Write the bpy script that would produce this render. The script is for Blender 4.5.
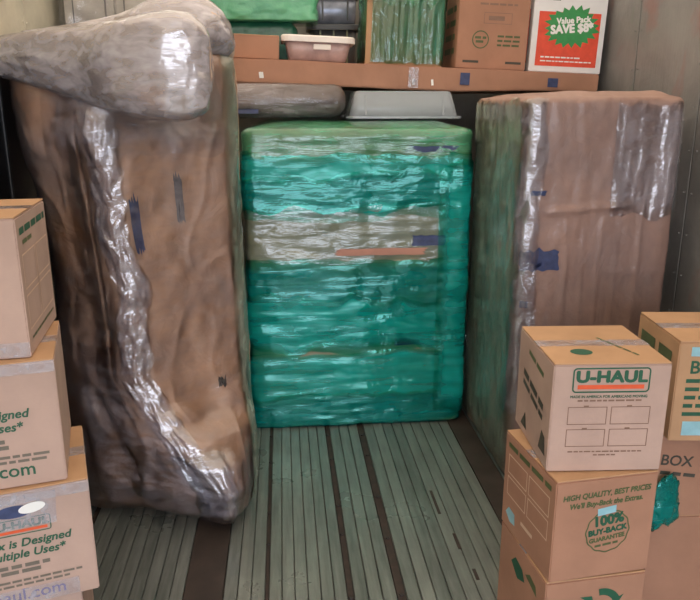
import bpy, bmesh, math, random
from mathutils import Vector, Matrix, noise

# ------------------------------------------------------------------ scene, camera, light
sc = bpy.context.scene
for o in list(bpy.data.objects):
    bpy.data.objects.remove(o)
COL = sc.collection
random.seed(7)

CAM_H = 1.6
cam = bpy.data.cameras.new('camera')
cam.sensor_fit = 'HORIZONTAL'; cam.sensor_width = 36.0
cam.lens = 709.0 / 700.0 * 36.0
cam.clip_start = 0.02
camo = bpy.data.objects.new('camera', cam); COL.objects.link(camo)
camo.location = (0, 0, CAM_H)
camo.rotation_euler = (math.radians(90 - 15.378), 0, math.radians(-5.36))
sc.camera = camo

W = bpy.data.worlds.new('overcast_sky'); sc.world = W; W.use_nodes = True
bgn = W.node_tree.nodes['Background']
bgn.inputs[0].default_value = (0.84, 0.88, 1.0, 1); bgn.inputs[1].default_value = 8.6

sun = bpy.data.lights.new('sun', 'SUN'); sun.energy = 10.0; sun.angle = math.radians(3); sun.color = (1.0, 0.93, 0.82)
suno = bpy.data.objects.new('sun', sun); COL.objects.link(suno)
suno.rotation_euler = (math.radians(12), math.radians(14), 0)

# the open rear doorway, as a portal that only guides sampling of the sky
prt = bpy.data.lights.new('doorway_portal', 'AREA'); prt.shape = 'RECTANGLE'; prt.size = 2.7; prt.size_y = 2.35
prto = bpy.data.objects.new('doorway_portal', prt); COL.objects.link(prto)
prto.location = (0.32, -2.3, 1.175); prto.rotation_euler = (math.radians(90), 0, 0)
prt.cycles.is_portal = True

sc.view_settings.view_transform = 'Standard'; sc.view_settings.look = 'None'
sc.view_settings.gamma = 1.0; sc.view_settings.use_curve_mapping = False
sc.view_settings.exposure = -0.5

# ------------------------------------------------------------------ helpers
def srgb(r, g, b):
    f = lambda c: (c/255/12.92 if c/255 <= 0.04045 else ((c/255+0.055)/1.055)**2.4)
    return (f(r), f(g), f(b), 1)

def tag(o, label=None, cat=None, group=None, kind=None):
    if label: o['label'] = label
    if cat: o['category'] = cat
    if group: o['group'] = group
    if kind: o['kind'] = kind
    return o

def thing(name, loc, rz=0.0, label=None, cat=None, group=None, ry=0.0):
    o = bpy.data.objects.new(name, None); COL.objects.link(o)
    o.location = loc; o.rotation_euler = (0, ry, rz); o.empty_display_size = 0.05
    return tag(o, label, cat, group)

def link(name, me, mat, parent=None, smooth=False):
    o = bpy.data.objects.new(name, me); COL.objects.link(o)
    if mat is not None and len(me.materials) == 0:
        me.materials.append(mat)
    if parent is not None: o.parent = parent
    if smooth:
        me.polygons.foreach_set('use_smooth', [True]*len(me.polygons))
    return o

def from_py(name, vs, fs, mat, parent=None, smooth=False):
    me = bpy.data.meshes.new(name); me.from_pydata([tuple(v) for v in vs], [], fs); me.update()
    return link(name, me, mat, parent, smooth)

def box_mesh(x0, x1, y0, y1, z0, z1, bevel=0.0, segs=2):
    bm = bmesh.new()
    bmesh.ops.create_cube(bm, size=1)
    for v in bm.verts:
        v.co = Vector(((x0+x1)/2 + v.co.x*(x1-x0), (y0+y1)/2 + v.co.y*(y1-y0), (z0+z1)/2 + v.co.z*(z1-z0)))
    if bevel > 0:
        bmesh.ops.bevel(bm, geom=bm.edges[:], offset=bevel, segments=segs, affect='EDGES', profile=0.5)
    me = bpy.data.meshes.new('box'); bm.to_mesh(me); bm.free()
    return me

def box(name, dims, mat, parent=None, bevel=0.0, segs=2):
    me = box_mesh(*dims, bevel=bevel, segs=segs); me.name = name
    return link(name, me, mat, parent)

# ------------------------------------------------------------------ materials
class N:
    def __init__(s, name):
        s.m = bpy.data.materials.new(name); s.m.use_nodes = True
        s.t = s.m.node_tree; s.n = s.t.nodes; s.l = s.t.links
        s.b = s.n['Principled BSDF']; s.out = s.n['Material Output']
    def node(s, typ, **kw):
        x = s.n.new(typ)
        for k, v in kw.items(): setattr(x, k, v)
        return x
    def coords(s, scale=(1, 1, 1), src='Object', rot=(0, 0, 0)):
        tc = s.node('ShaderNodeTexCoord'); mp = s.node('ShaderNodeMapping')
        mp.inputs['Scale'].default_value = scale; mp.inputs['Rotation'].default_value = rot
        s.l.new(tc.outputs[src], mp.inputs[0]); return mp.outputs[0]
    def noise(s, vec, scale, detail=4, rough=0.55, dist=0.0):
        x = s.node('ShaderNodeTexNoise'); x.inputs['Scale'].default_value = scale
        x.inputs['Detail'].default_value = detail; x.inputs['Roughness'].default_value = rough
        x.inputs['Distortion'].default_value = dist
        s.l.new(vec, x.inputs['Vector']); return x.outputs['Fac']
    def ramp(s, fac, stops):
        x = s.node('ShaderNodeValToRGB'); e = x.color_ramp.elements
        while len(e) < len(stops): e.new(0.5)
        for i, (p, c) in enumerate(stops):
            e[i].position = p; e[i].color = c if not isinstance(c, (int, float)) else (c, c, c, 1)
        s.l.new(fac, x.inputs[0]); return x.outputs[0]
    def bump(s, h, strength, dist=0.01, normal=None):
        x = s.node('ShaderNodeBump'); x.inputs['Strength'].default_value = strength
        x.inputs['Distance'].default_value = dist
        s.l.new(h, x.inputs['Height'])
        if normal: s.l.new(normal, x.inputs['Normal'])
        return x.outputs[0]
    def set(s, **kw):
        for k, v in kw.items():
            s.b.inputs[k.replace('_', ' ')].default_value = v
        return s

def plain(name, col, rough=0.6, metal=0.0, var=0.12, scale=18, bump=0.08):
    n = N(name); n.set(Roughness=rough, Metallic=metal)
    v = n.coords()
    f = n.noise(v, scale, 5)
    a = tuple(c*(1-var) for c in col[:3])+(1,); b = tuple(min(1, c*(1+var)) for c in col[:3])+(1,)
    n.l.new(n.ramp(f, [(0.3, a), (0.7, b)]), n.b.inputs['Base Color'])
    n.l.new(n.bump(n.noise(v, scale*6, 3), bump, 0.002), n.b.inputs['Normal'])
    return n.m

def cardboard(name, col, rough=0.72):
    n = N(name); n.set(Roughness=rough); n.b.inputs['Specular IOR Level'].default_value = 0.25
    v = n.coords((1, 1, 14)); big = n.noise(n.coords(), 5, 5)
    fl = n.noise(v, 22, 3)
    a = tuple(c*0.86 for c in col[:3])+(1,); b = tuple(min(1, c*1.1) for c in col[:3])+(1,)
    n.l.new(n.ramp(big, [(0.28, a), (0.72, b)]), n.b.inputs['Base Color'])
    n.l.new(n.bump(fl, 0.12, 0.002, n.bump(big, 0.15, 0.02)), n.b.inputs['Normal'])
    return n.m

def wrapped_paper(name, col, dark, wr_scale=(1, 1, 1), coat=0.8, wrinkle=0.5):
    """kraft packing paper seen under clear stretch film: crumpled base with a glossy coat"""
    n = N(name); n.set(Roughness=0.65)
    n.b.inputs['Coat Weight'].default_value = coat; n.b.inputs['Coat Roughness'].default_value = 0.14; n.b.inputs['Coat IOR'].default_value = 1.6
    v = n.coords(); va = n.coords(wr_scale)
    f = n.noise(v, 3.2, 6, 0.6, 0.6)
    n.l.new(n.ramp(f, [(0.25, dark), (0.7, col)]), n.b.inputs['Base Color'])
    cr = n.noise(v, 9, 5, 0.55, 1.2)
    st = n.noise(va, 26, 4, 0.6, 0.8)
    n.l.new(n.bump(cr, wrinkle, 0.02), n.b.inputs['Normal'])
    n.l.new(n.bump(st, 0.22, 0.01, n.bump(cr, wrinkle*0.6, 0.02)), n.b.inputs['Coat Normal'])
    return n.m

def film(name, tint, body, alpha=(0.1, 0.5), streak=(2, 2, 30), scale=5, rough=0.10, bstr=0.4, lo=0.38, hi=0.66, ior=1.65, bumpd=0.01, sheen=(1, 1, 1, 1)):
    """stretch film: thin layers, part see-through, part glossy; creases run along the pull.
    The mesh attribute thin (0..1) lets the layers run out towards a band's edge."""
    n = N(name)
    v = n.coords(streak); w = n.coords()
    f = n.noise(v, scale, 4, 0.5, 0.4); g = n.noise(w, 4.0, 4, 0.55, 0.6)
    sb = n.node('ShaderNodeMath', operation='SUBTRACT'); sb.inputs[1].default_value = 0.5; n.l.new(f, sb.inputs[0])
    ab = n.node('ShaderNodeMath', operation='ABSOLUTE'); n.l.new(sb.outputs[0], ab.inputs[0])
    nb = n.bump(ab.outputs[0], bstr, bumpd, n.bump(g, 0.35, 0.03))
    mx = n.node('ShaderNodeMath', operation='ADD'); ml = n.node('ShaderNodeMath', operation='MULTIPLY'); ml.inputs[1].default_value = 0.5
    n.l.new(f, mx.inputs[0]); n.l.new(g, mx.inputs[1]); n.l.new(mx.outputs[0], ml.inputs[0])
    a = n.ramp(ml.outputs[0], [(lo, alpha[0]), (hi, alpha[1])])
    at = n.node('ShaderNodeAttribute'); at.attribute_name = 'thin'
    inv = n.node('ShaderNodeMath', operation='SUBTRACT'); inv.inputs[0].default_value = 1.0; n.l.new(at.outputs['Fac'], inv.inputs[1])
    am = n.node('ShaderNodeMath', operation='MULTIPLY'); n.l.new(a, am.inputs[0]); n.l.new(inv.outputs[0], am.inputs[1])
    tr = n.node('ShaderNodeBsdfTransparent'); tr.inputs[0].default_value = tint
    gl = n.node('ShaderNodeBsdfGlossy'); gl.inputs['Roughness'].default_value = rough; gl.inputs[0].default_value = sheen
    n.l.new(nb, gl.inputs['Normal'])
    fr = n.node('ShaderNodeFresnel'); fr.inputs[0].default_value = ior; n.l.new(nb, fr.inputs['Normal'])
    n.b.inputs['Base Color'].default_value = body; n.set(Roughness=0.5); n.b.inputs['Specular IOR Level'].default_value = 0.0
    m1 = n.node('ShaderNodeMixShader'); n.l.new(am.outputs[0], m1.inputs[0]); n.l.new(tr.outputs[0], m1.inputs[1]); n.l.new(n.b.outputs[0], m1.inputs[2])
    m0 = n.node('ShaderNodeMixShader'); n.l.new(fr.outputs[0], m0.inputs[0]); n.l.new(m1.outputs[0], m0.inputs[1]); n.l.new(gl.outputs[0], m0.inputs[2])
    n.l.new(m0.outputs[0], n.out.inputs[0])
    return n.m

M = {}
M['card'] = cardboard('cardboard', srgb(192, 152, 116))
M['card_pink'] = cardboard('cardboard_pale', srgb(188, 160, 146))  # pinker than the flap tan: cool doorway light put into the colour
M['card_red'] = cardboard('cardboard_ruddy', srgb(174, 130, 106))
M['card_bare'] = cardboard('cardboard_rosy', srgb(190, 140, 122))
M['green_ink'] = plain('green_ink', srgb(38, 90, 66), 0.6, var=0.15)
M['olive_ink'] = plain('olive_ink', srgb(88, 98, 62), 0.6, var=0.15)
M['dark_ink'] = plain('dark_ink', srgb(74, 70, 60), 0.6)
M['small_ink'] = plain('small_ink', srgb(116, 108, 96), 0.7)
M['brown_ink'] = plain('brown_ink', srgb(138, 108, 92), 0.7)
M['pale_ink'] = plain('pale_ink', srgb(214, 184, 158), 0.7)
M['orange_ink'] = plain('orange_ink', srgb(222, 92, 52), 0.6)
M['red_ink'] = plain('red_ink', srgb(228, 84, 58), 0.5)
M['burst_ink'] = plain('burst_green_ink', srgb(62, 150, 84), 0.5)
M['white_card'] = plain('white_card', srgb(232, 232, 232), 0.5, var=0.03)
M['white_ink'] = plain('white_ink', srgb(240, 240, 236), 0.5, var=0.03)
M['blue_label'] = plain('blue_label', srgb(56, 66, 104), 0.45, var=0.3, scale=40)
M['faded_label'] = plain('faded_label', srgb(112, 104, 104), 0.5, var=0.3, scale=40)
M['tear'] = plain('dark_tear', srgb(74, 66, 54), 0.7)
M['pale_blue'] = plain('pale_blue_label', srgb(150, 196, 206), 0.35)
M['purple_ink'] = plain('purple_ink', srgb(110, 92, 150), 0.5)
M['wall_r'] = None
M['tape'] = film('clear_tape', (0.97, 0.97, 0.97, 1), srgb(226, 224, 232), (0.12, 0.5), (6, 6, 6), 6, 0.12, 0.3, ior=1.6)
M['kraft_sofa'] = wrapped_paper('kraft_paper_under_film', srgb(202, 162, 130), srgb(168, 132, 110), (4, 4, 2.5), 0.3, 0.4)
M['kraft_arm'] = wrapped_paper('kraft_paper_arm', srgb(214, 190, 166), srgb(182, 152, 132), (4, 4, 2.5), 0.05, 0.4)
M['kraft_crate'] = wrapped_paper('kraft_paper_grey', srgb(178, 164, 128), srgb(140, 136, 112), (2, 2, 14), 0.2, 0.3)
M['kraft_right'] = wrapped_paper('kraft_paper_ruddy', srgb(176, 142, 126), srgb(142, 114, 104), (8, 8, 1.2), 0.15, 0.35)
M['soft_film'] = film('matte_stretch_film', (0.96, 0.96, 0.96, 1), srgb(190, 180, 180), (0.0, 0.5), (2, 14, 14), 5, 0.13, 0.6, ior=1.6)
M['arm_film'] = film('bunched_stretch_film', (0.95, 0.95, 0.97, 1), srgb(228, 220, 226), (0.12, 0.62), (2, 8, 8), 5, 0.12, 0.25, ior=2.3)
M['clear_film'] = film('clear_stretch_film', (0.98, 0.98, 0.98, 1), srgb(200, 194, 198), (0.0, 0.16), (3, 3, 8), 5, 0.10, 0.4)
M['thick_film'] = film('layered_stretch_film', (0.95, 0.95, 0.97, 1), srgb(204, 198, 210), (0.05, 0.42), (4, 4, 9), 5, 0.10, 0.5, ior=2.1)
M['grey_film'] = film('grey_green_stretch_film', (0.90, 0.96, 0.93, 1), srgb(156, 172, 162), (0.1, 0.55), (1.5, 1.5, 9), 4, 0.09, 0.6, ior=1.75)
M['dull_film'] = film('dull_stretch_film', (0.98, 0.98, 0.98, 1), srgb(196, 186, 188), (0.0, 0.16), (5, 5, 3), 5, 0.15, 0.3, ior=1.28)
M['haze_film'] = film('cloudy_stretch_film', (0.96, 0.96, 0.97, 1), srgb(206, 196, 204), (0.04, 0.42), (3, 3, 9), 5, 0.12, 0.45, ior=1.5)
M['sage_film'] = film('pale_green_stretch_film', (0.93, 0.98, 0.94, 1), srgb(178, 190, 170), (0.15, 0.6), (4, 4, 4), 4, 0.14, 0.4)
M['teal_film'] = film('teal_stretch_film', (0.45, 0.92, 0.82, 1), srgb(20, 172, 160), (0.4, 0.9), (0.8, 0.8, 9), 3, 0.09, 0.45, ior=1.7, sheen=(0.45, 1, 0.93, 1))
M['teal_deep'] = film('deep_teal_stretch_film', (0.35, 0.85, 0.75, 1), srgb(8, 132, 126), (0.35, 0.9), (0.8, 0.8, 8), 3, 0.09, 0.45, ior=1.7, sheen=(0.45, 1, 0.93, 1))
M['green_film'] = film('green_stretch_film', (0.55, 0.9, 0.7, 1), srgb(84, 172, 128), (0.1, 0.75), (1.5, 1.5, 12), 4, 0.14, 0.5, ior=1.8)
M['vert_green'] = film('green_film_vertical', (0.5, 0.88, 0.74, 1), srgb(60, 152, 124), (0.0, 0.75), (12, 12, 1.2), 4, 0.14, 0.6, ior=1.8)

# ------------------------------------------------------------------ trailer shell
XL, XR, YF, YB, ZT = -1.12, 1.76, 4.75, -2.3, 2.68

def metal_panel(name, col, stain=None):
    n = N(name); n.set(Roughness=0.45)
    v = n.coords(src='Generated'); o = n.coords()
    f = n.noise(o, 3.0, 6, 0.65, 0.4)
    a = tuple(c*0.72 for c in col[:3])+(1,); b = tuple(min(1, c*1.15) for c in col[:3])+(1,)
    base = n.ramp(f, [(0.3, a), (0.7, b)])
    if stain:
        for sc_, colr, thr in stain:
            mask = n.ramp(n.noise(n.coords((1, 1, 0.7)), sc_, 3, 0.6, 0.3), [(thr, 0.0), (thr+0.12, 0.55)])
            mx = n.node('ShaderNodeMixRGB'); n.l.new(mask, mx.inputs[0]); n.l.new(base, mx.inputs[1]); mx.inputs[2].default_value = colr
            base = mx.outputs[0]
    n.l.new(base, n.b.inputs['Base Color'])
    st = n.noise(n.coords((10, 10, 0.6)), 8, 4)
    n.l.new(n.bump(st, 0.2, 0.006, n.bump(f, 0.25, 0.03)), n.b.inputs['Normal'])
    return n.m
M['panel_r'] = metal_panel('scuffed_grey_panel', srgb(140, 139, 136), [(4.0, srgb(156, 108, 100), 0.60), (5.3, srgb(112, 134, 108), 0.62)])
M['panel_l'] = metal_panel('beige_grey_panel', srgb(196, 192, 174))
M['seam'] = plain('dark_joint', srgb(60, 58, 54), 0.7)
M['roof'] = None

def wall(name, x, inner_sign, mat, seams):
    t = 0.03
    w = box(name, (x, x + inner_sign*-t, YB, YF, 0, ZT) if inner_sign > 0 else (x, x + t, YB, YF, 0, ZT), M['seam'])
    if inner_sign > 0:
        pass
    tag(w, kind='structure')
    ys = sorted(seams)
    for a, b in zip(ys[:-1], ys[1:]):
        if inner_sign > 0: d = (x, x+0.006, a+0.004, b-0.004, 0.0, ZT)
        else: d = (x-0.006, x, a+0.004, b-0.004, 0.0, ZT)
        p = box('panel', d, mat, w, 0.002, 1)
        # rivet row beside each joint
        bm = bmesh.new()
        for k in range(14):
            z = 0.15 + k*0.18
            for yy in (a+0.03, b-0.03):
                bmesh.ops.create_uvsphere(bm, u_segments=6, v_segments=4, radius=0.005,
                    matrix=Matrix.Translation((x + inner_sign*0.006, yy, z)))
        me = bpy.data.meshes.new('rivets'); bm.to_mesh(me); bm.free()
        r = link('rivet_row', me, mat, p); r['kind'] = 'stuff'
    return w
wall('wall_right', XR, -1, M['panel_r'], [YB, -1.85, -1.25, -0.65, -0.05, 0.55, 1.15, 1.75, 2.35, 2.95, 3.55, 4.15, YF])
wall('wall_left', XL, 1, M['panel_l'], [YB, -1.95, -1.35, -0.75, -0.15, 0.45, 1.05, 1.65, 2.25, 2.85, 3.45, 4.05, YF])
tag(box('wall_front', (XL-0.03, XR+0.03, YF, YF+0.03, 0, ZT), metal_panel('front_panel', srgb(140, 136, 126))), kind='structure')

# rear frame round the open doorway, behind the camera
wb = box('wall_back', (XL-0.03, -1.03, YB-0.03, YB, 0, ZT), M['panel_l']); tag(wb, kind='structure')
box('door_leaf', (1.67, XR+0.03, YB-0.03, YB, 0, ZT), M['panel_l'], wb)
box('door_header', (-1.03, 1.67, YB-0.03, YB, 2.35, ZT), M['panel_l'], wb)

# translucent fibreglass roof
nr = N('fibreglass_roof')
tl = nr.node('ShaderNodeBsdfTranslucent'); tl.inputs[0].default_value = (0.62, 0.52, 0.40, 1)
df = nr.node('ShaderNodeBsdfDiffuse'); df.inputs[0].default_value = (0.5, 0.47, 0.42, 1)
mx = nr.node('ShaderNodeMixShader'); mx.inputs[0].default_value = 0.35
nr.l.new(tl.outputs[0], mx.inputs[2]); nr.l.new(df.outputs[0], mx.inputs[1]); nr.l.new(mx.outputs[0], nr.out.inputs[0])
roof = from_py('ceiling', [(XL-0.03, YB, ZT), (XR+0.03, YB, ZT), (XR+0.03, YF+0.03, ZT), (XL-0.03, YF+0.03, ZT)], [(0, 1, 2, 3)], nr.m)
tag(roof, kind='structure')
# tarmac outside the open end
grd = box('ground', (-14, 14, -26, YB-0.02, -1.35, -1.25), plain('tarmac', srgb(120, 118, 116), 0.9, var=0.2, scale=3)); tag(grd, kind='structure')

# ---- floor: ribbed planks with dark joint boards
n = N('worn_plank'); n.set(Roughness=0.36, Metallic=0.45)
v = n.coords((9, 0.8, 1)); f = n.noise(v, 4, 6, 0.65, 0.3); g = n.noise(n.coords((1, 1, 1)), 2.2, 5, 0.6)
oi = n.node('ShaderNodeObjectInfo')
ad = n.node('ShaderNodeMath', operation='MULTIPLY_ADD'); n.l.new(oi.outputs['Random'], ad.inputs[0]); ad.inputs[1].default_value = 0.25; n.l.new(f, ad.inputs[2])
c1 = n.ramp(ad.outputs[0], [(0.3, srgb(112, 118, 112)), (0.85, srgb(166, 170, 162))])
mxr = n.node('ShaderNodeMixRGB'); mxr.blend_type = 'MULTIPLY'; mxr.inputs[0].default_value = 0.7
n.l.new(c1, mxr.inputs[1]); n.l.new(n.ramp(g, [(0.3, 0.62), (0.65, 1.0)]), mxr.inputs[2])
n.l.new(mxr.outputs[0], n.b.inputs['Base Color'])
n.l.new(n.bump(f, 0.35, 0.006), n.b.inputs['Normal'])
n.l.new(n.ramp(g, [(0.3, 0.42), (0.7, 0.22)]), n.b.inputs['Roughness'])
M['plank'] = n.m
M['dark_board'] = plain('dark_board', srgb(62, 52, 46), 0.55, var=0.3, scale=9)
M['joint'] = plain('joint_filler', srgb(58, 46, 40), 0.6, var=0.4, scale=30)
M['screw'] = plain('screw_head', srgb(48, 40, 36), 0.5)

fl = box('floor', (XL-0.03, XR+0.03, YB, YF+0.03, -0.06, -0.012), M['seam']); tag(fl, kind='structure')
# (x0, x1, kind): joints measured across the trailer
strips = [(-0.372, -0.236, 'board'), (-0.095, -0.082, 'joint'), (0.184, 0.206, 'joint'), (0.350, 0.382, 'joint'), (0.828, 0.945, 'board'),
          (1.30, 1.325, 'joint'), (-0.80, -0.78, 'joint')]
strips.sort()
edges = [XL] + [e for s in strips for e in s[:2]] + [XR]
for i, s in enumerate(strips):
    if s[2] == 'board': box('dark_plank', (s[0]+.002, s[1]-.002, YB, YF, -0.012, -0.001), M['dark_board'], fl, 0.002, 1)
    else: box('joint_strip', (s[0]+.002, s[1]-.002, YB, YF, -0.012, -0.004), M['joint'], fl)
for i in range(0, len(edges), 2):
    a, b = edges[i], edges[i+1]
    k = max(1, round((b-a)/0.047)); w = (b-a)/k
    for j in range(k):
        x0 = a+j*w; x1 = x0+w
        box('plank', (x0+.0013, x1-.0013, YB, YF, -0.012, random.uniform(-0.0012, 0.0)), M['plank'], fl, 0.0022, 1)
scr = bmesh.new(); bmesh.ops.create_cone(scr, cap_ends=True, segments=10, radius1=0.009, radius2=0.007, depth=0.004)
scm = bpy.data.meshes.new('screw'); scr.to_mesh(scm); scr.free(); scm.materials.append(M['screw'])
for x in (-0.0885, 0.195, 0.366):
    for y in (2.02, 2.36, 2.62, 2.98, 3.24):
        o = link('screw', scm, None, fl); o.location = (x, y + random.uniform(-.05, .05), 0.0005)
# worn dark scars in one groove
for (x, y0, y1) in ((0.60, 2.50, 2.68), (0.625, 2.26, 2.36), (0.645, 2.08, 2.14)):
    box('scar', (x-0.006, x+0.006, y0, y1, -0.003, 0.0006), M['joint'], fl)

# ------------------------------------------------------------------ wrapped volumes
def lerp(a, b, t): return a + (b-a)*t
def smooth(t): t = max(0, min(1, t)); return t*t*(3-2*t)
def nz(x, y, z=0.0): return noise.noise(Vector((x, y, z)))
def fbm(x, y, z=0.0, o=4):
    s = 0; a = 1
    for i in range(o):
        s += a*noise.noise(Vector((x, y, z))); x *= 2.07; y *= 2.03; z *= 2.01; a *= 0.5
    return s
def ridge(x, y, z=0.0): return 1-abs(noise.noise(Vector((x, y, z))))*2

def closed_spline(P, n):
    """uniform samples of a closed centripetal-ish Catmull-Rom loop"""
    m = len(P); dense = []
    for i in range(m):
        p0, p1, p2, p3 = P[i-1], P[i], P[(i+1) % m], P[(i+2) % m]
        for k in range(16):
            t = k/16
            q = [0.5*((2*p1[c]) + (-p0[c]+p2[c])*t + (2*p0[c]-5*p1[c]+4*p2[c]-p3[c])*t*t + (-p0[c]+3*p1[c]-3*p2[c]+p3[c])*t**3) for c in (0, 1)]
            dense.append(q)
    return dense

class Wrap:
    """a bundle described by rings: ring(u, z) -> (x, y), wrapped in paper and film"""
    def __init__(s, ring, z0, z1, disp, top_round=0.04, top_rise=None, bot_round=0.015):
        s.ring, s.z0, s.z1, s.disp, s.r, s.rise, s.br = ring, z0, z1, disp, top_round, top_rise, bot_round
    def centre(s, z):
        n = 24; ps = [s.ring(i/n, z) for i in range(n)]
        return sum(p[0] for p in ps)/n, sum(p[1] for p in ps)/n
    def side(s, u, z, off=0.0):
        x, y = s.ring(u, z); x2, y2 = s.ring(u+0.003, z); x1, y1 = s.ring(u-0.003, z)
        tx, ty = x2-x1, y2-y1; l = math.hypot(tx, ty) or 1
        nx, ny = ty/l, -tx/l
        d = s.disp(u, z) + off
        # rounding at top and bottom edge
        e = 0
        if z > s.z1-s.r: t = (z-(s.z1-s.r))/s.r; e = s.r*(1-math.sqrt(max(0, 1-t*t)))
        if z < s.z0+s.br: t = ((s.z0+s.br)-z)/s.br; e = s.br*(1-math.sqrt(max(0, 1-t*t)))
        return Vector((x+nx*(d-e), y+ny*(d-e), z))
    def top(s, u, k):
        """k from 0 at the rim to 1 at the middle"""
        p = s.side(u, s.z1); c = s.centre(s.z1)
        q = Vector((lerp(p.x, c[0], k), lerp(p.y, c[1], k), s.z1))
        if s.rise: q.z += s.rise(q.x, q.y)*smooth(k*5)
        return q
    def body(s, name, mat, parent, NU=160, NV=90, NT=14):
        vs, fs = [], []
        zs = [lerp(s.z0, s.z1, i/NV) for i in range(NV+1)]
        zs = sorted(set(zs + [s.z1-s.r*(1-math.sin(a*math.pi/12)) for a in range(1, 6)] + [s.z0+s.br*k for k in (0.25, 0.6, 1)]))
        for z in zs:
            for i in range(NU): vs.append(s.side(i/NU, z))
        for k in range(1, NT):
            for i in range(NU): vs.append(s.top(i/NU, k/NT))
        R = len(zs)+NT-1
        for r in range(R-1):
            for i in range(NU):
                j = (i+1) % NU
                fs.append((r*NU+i, r*NU+j, (r+1)*NU+j, (r+1)*NU+i))
        fs.append(tuple((R-1)*NU+i for i in range(NU)))
        fs.append(tuple(reversed(range(NU))))
        return from_py(name, vs, fs, mat, parent, True)
    def band(s, name, mat, parent, u0, u1, za, zb, off=0.006, amp=0.004, fu=8, fz=40, tilt=0.0, NU=110, NV=26, seed=0.0, edge=0.02, label=None, over=0.0, fade=0.18, rag=0.0):
        """a strip of film lying on the side, its upper and lower edge uneven; over folds it on to the top"""
        vs, fs, th = [], [], []
        closed = abs((u1-u0)-1.0) < 1e-6
        nu = NU if closed else NU+1
        rows = [('s', j/NV) for j in range(NV+1)] + ([('t', over*k/4) for k in range(1, 5)] if over else [])
        for kind, t in rows:
            for i in range(nu):
                w = i/NU; u = lerp(u0, u1, w)
                if rag: u += rag*(u1-u0)*fbm(t*(zb-za)*5, seed, 0.3, 4)
                c = math.cos(2*math.pi*u), math.sin(2*math.pi*u)
                la = za + tilt*(w-0.5) + edge*fbm(c[0]*4+seed, c[1]*4, 1.3, 3)
                lb = zb + tilt*(w-0.5) + edge*fbm(c[0]*4, c[1]*4+seed, 7.7, 3)
                if over: lb = s.z1
                if kind == 's':
                    z = min(max(lerp(la, lb, t), s.z0+0.002), s.z1)
                    wr = amp*(fbm(c[0]*fu+seed, c[1]*fu, z*fz, 2))
                    p = s.side(u, z, off+wr)
                    if over: p.z += (off)*smooth((z-(s.z1-s.r))/s.r)
                else:
                    p = s.top(u, t); q = s.side(u, s.z1, off)
                    p.z += off + amp*nz(p.x*30, p.y*30, seed) * smooth(t*6)
                    p.x += (q.x-s.side(u, s.z1).x)*(1-t); p.y += (q.y-s.side(u, s.z1).y)*(1-t)
                vs.append(p)
                e = t/fade if fade else 1
                if not over: e = min(e, (1-t)/fade if fade else 1)
                if kind == 't': e = 1
                if not closed: e = min(e, w/0.15, (1-w)/0.15)
                th.append(1-smooth(e))
        for j in range(len(rows)-1):
            for i in range(NU):
                k = (i+1) % nu
                fs.append((j*nu+i, j*nu+k, (j+1)*nu+k, (j+1)*nu+i))
        o = from_py(name, vs, fs, mat, parent, True)
        at = o.data.attributes.new('thin', 'FLOAT', 'POINT'); at.data.foreach_set('value', th)
        if label: o['label'] = label
        return o
    def mark(s, name, mat, parent, uc, zc, wu, hz, off=0.0065, wob=0.004, seed=0.0):
        """a printed label following the surface"""
        vs, fs = [], []; A, B = 8, 6
        for j in range(B+1):
            for i in range(A+1):
                u = uc+wu*(i/A-.5); z = zc+hz*(j/B-.5)+wob*nz(i*.9+seed, j*.7)
                if i in (0, A): u += wu*0.12*nz(j*1.7, seed)
                vs.append(s.side(u, z, off))
        for j in range(B):
            for i in range(A): fs.append((j*(A+1)+i, j*(A+1)+i+1, (j+1)*(A+1)+i+1, (j+1)*(A+1)+i))
        return from_py(name, vs, fs, mat, parent, True)

def rect_ring(x0, x1, y0, y1, r):
    """u = 0 at the front left corner, going right along the front, then round the back"""
    L = [(x1-x0), (y1-y0), (x1-x0), (y1-y0)]; P = sum(L)
    def ring(u, z):
        d = (u % 1.0)*P
        seg = 0
        while seg < 3 and d > L[seg]: d -= L[seg]; seg += 1
        l = L[seg]; e = 0.0
        m = min(d, l-d)
        if m < r:  t = (r-m)/r*0.5; e = r*0.36*t*t*4*0.55
        if seg == 0: p = (x0+d, y0+e)
        elif seg == 1: p = (x1-e, y0+d)
        elif seg == 2: p = (x1-d, y1-e)
        else: p = (x0+e, y1-d)
        # round the corner by pulling it towards the inside diagonal
        if m < r:
            k = (1-m/r)**2*0.22*r
            cx, cy = (x0+x1)/2, (y0+y1)/2
            p = (p[0]+math.copysign(k, cx-p[0]) if seg in (0, 2) else p[0], p[1]+math.copysign(k, cy-p[1]) if seg in (1, 3) else p[1])
        return p
    return ring

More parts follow.
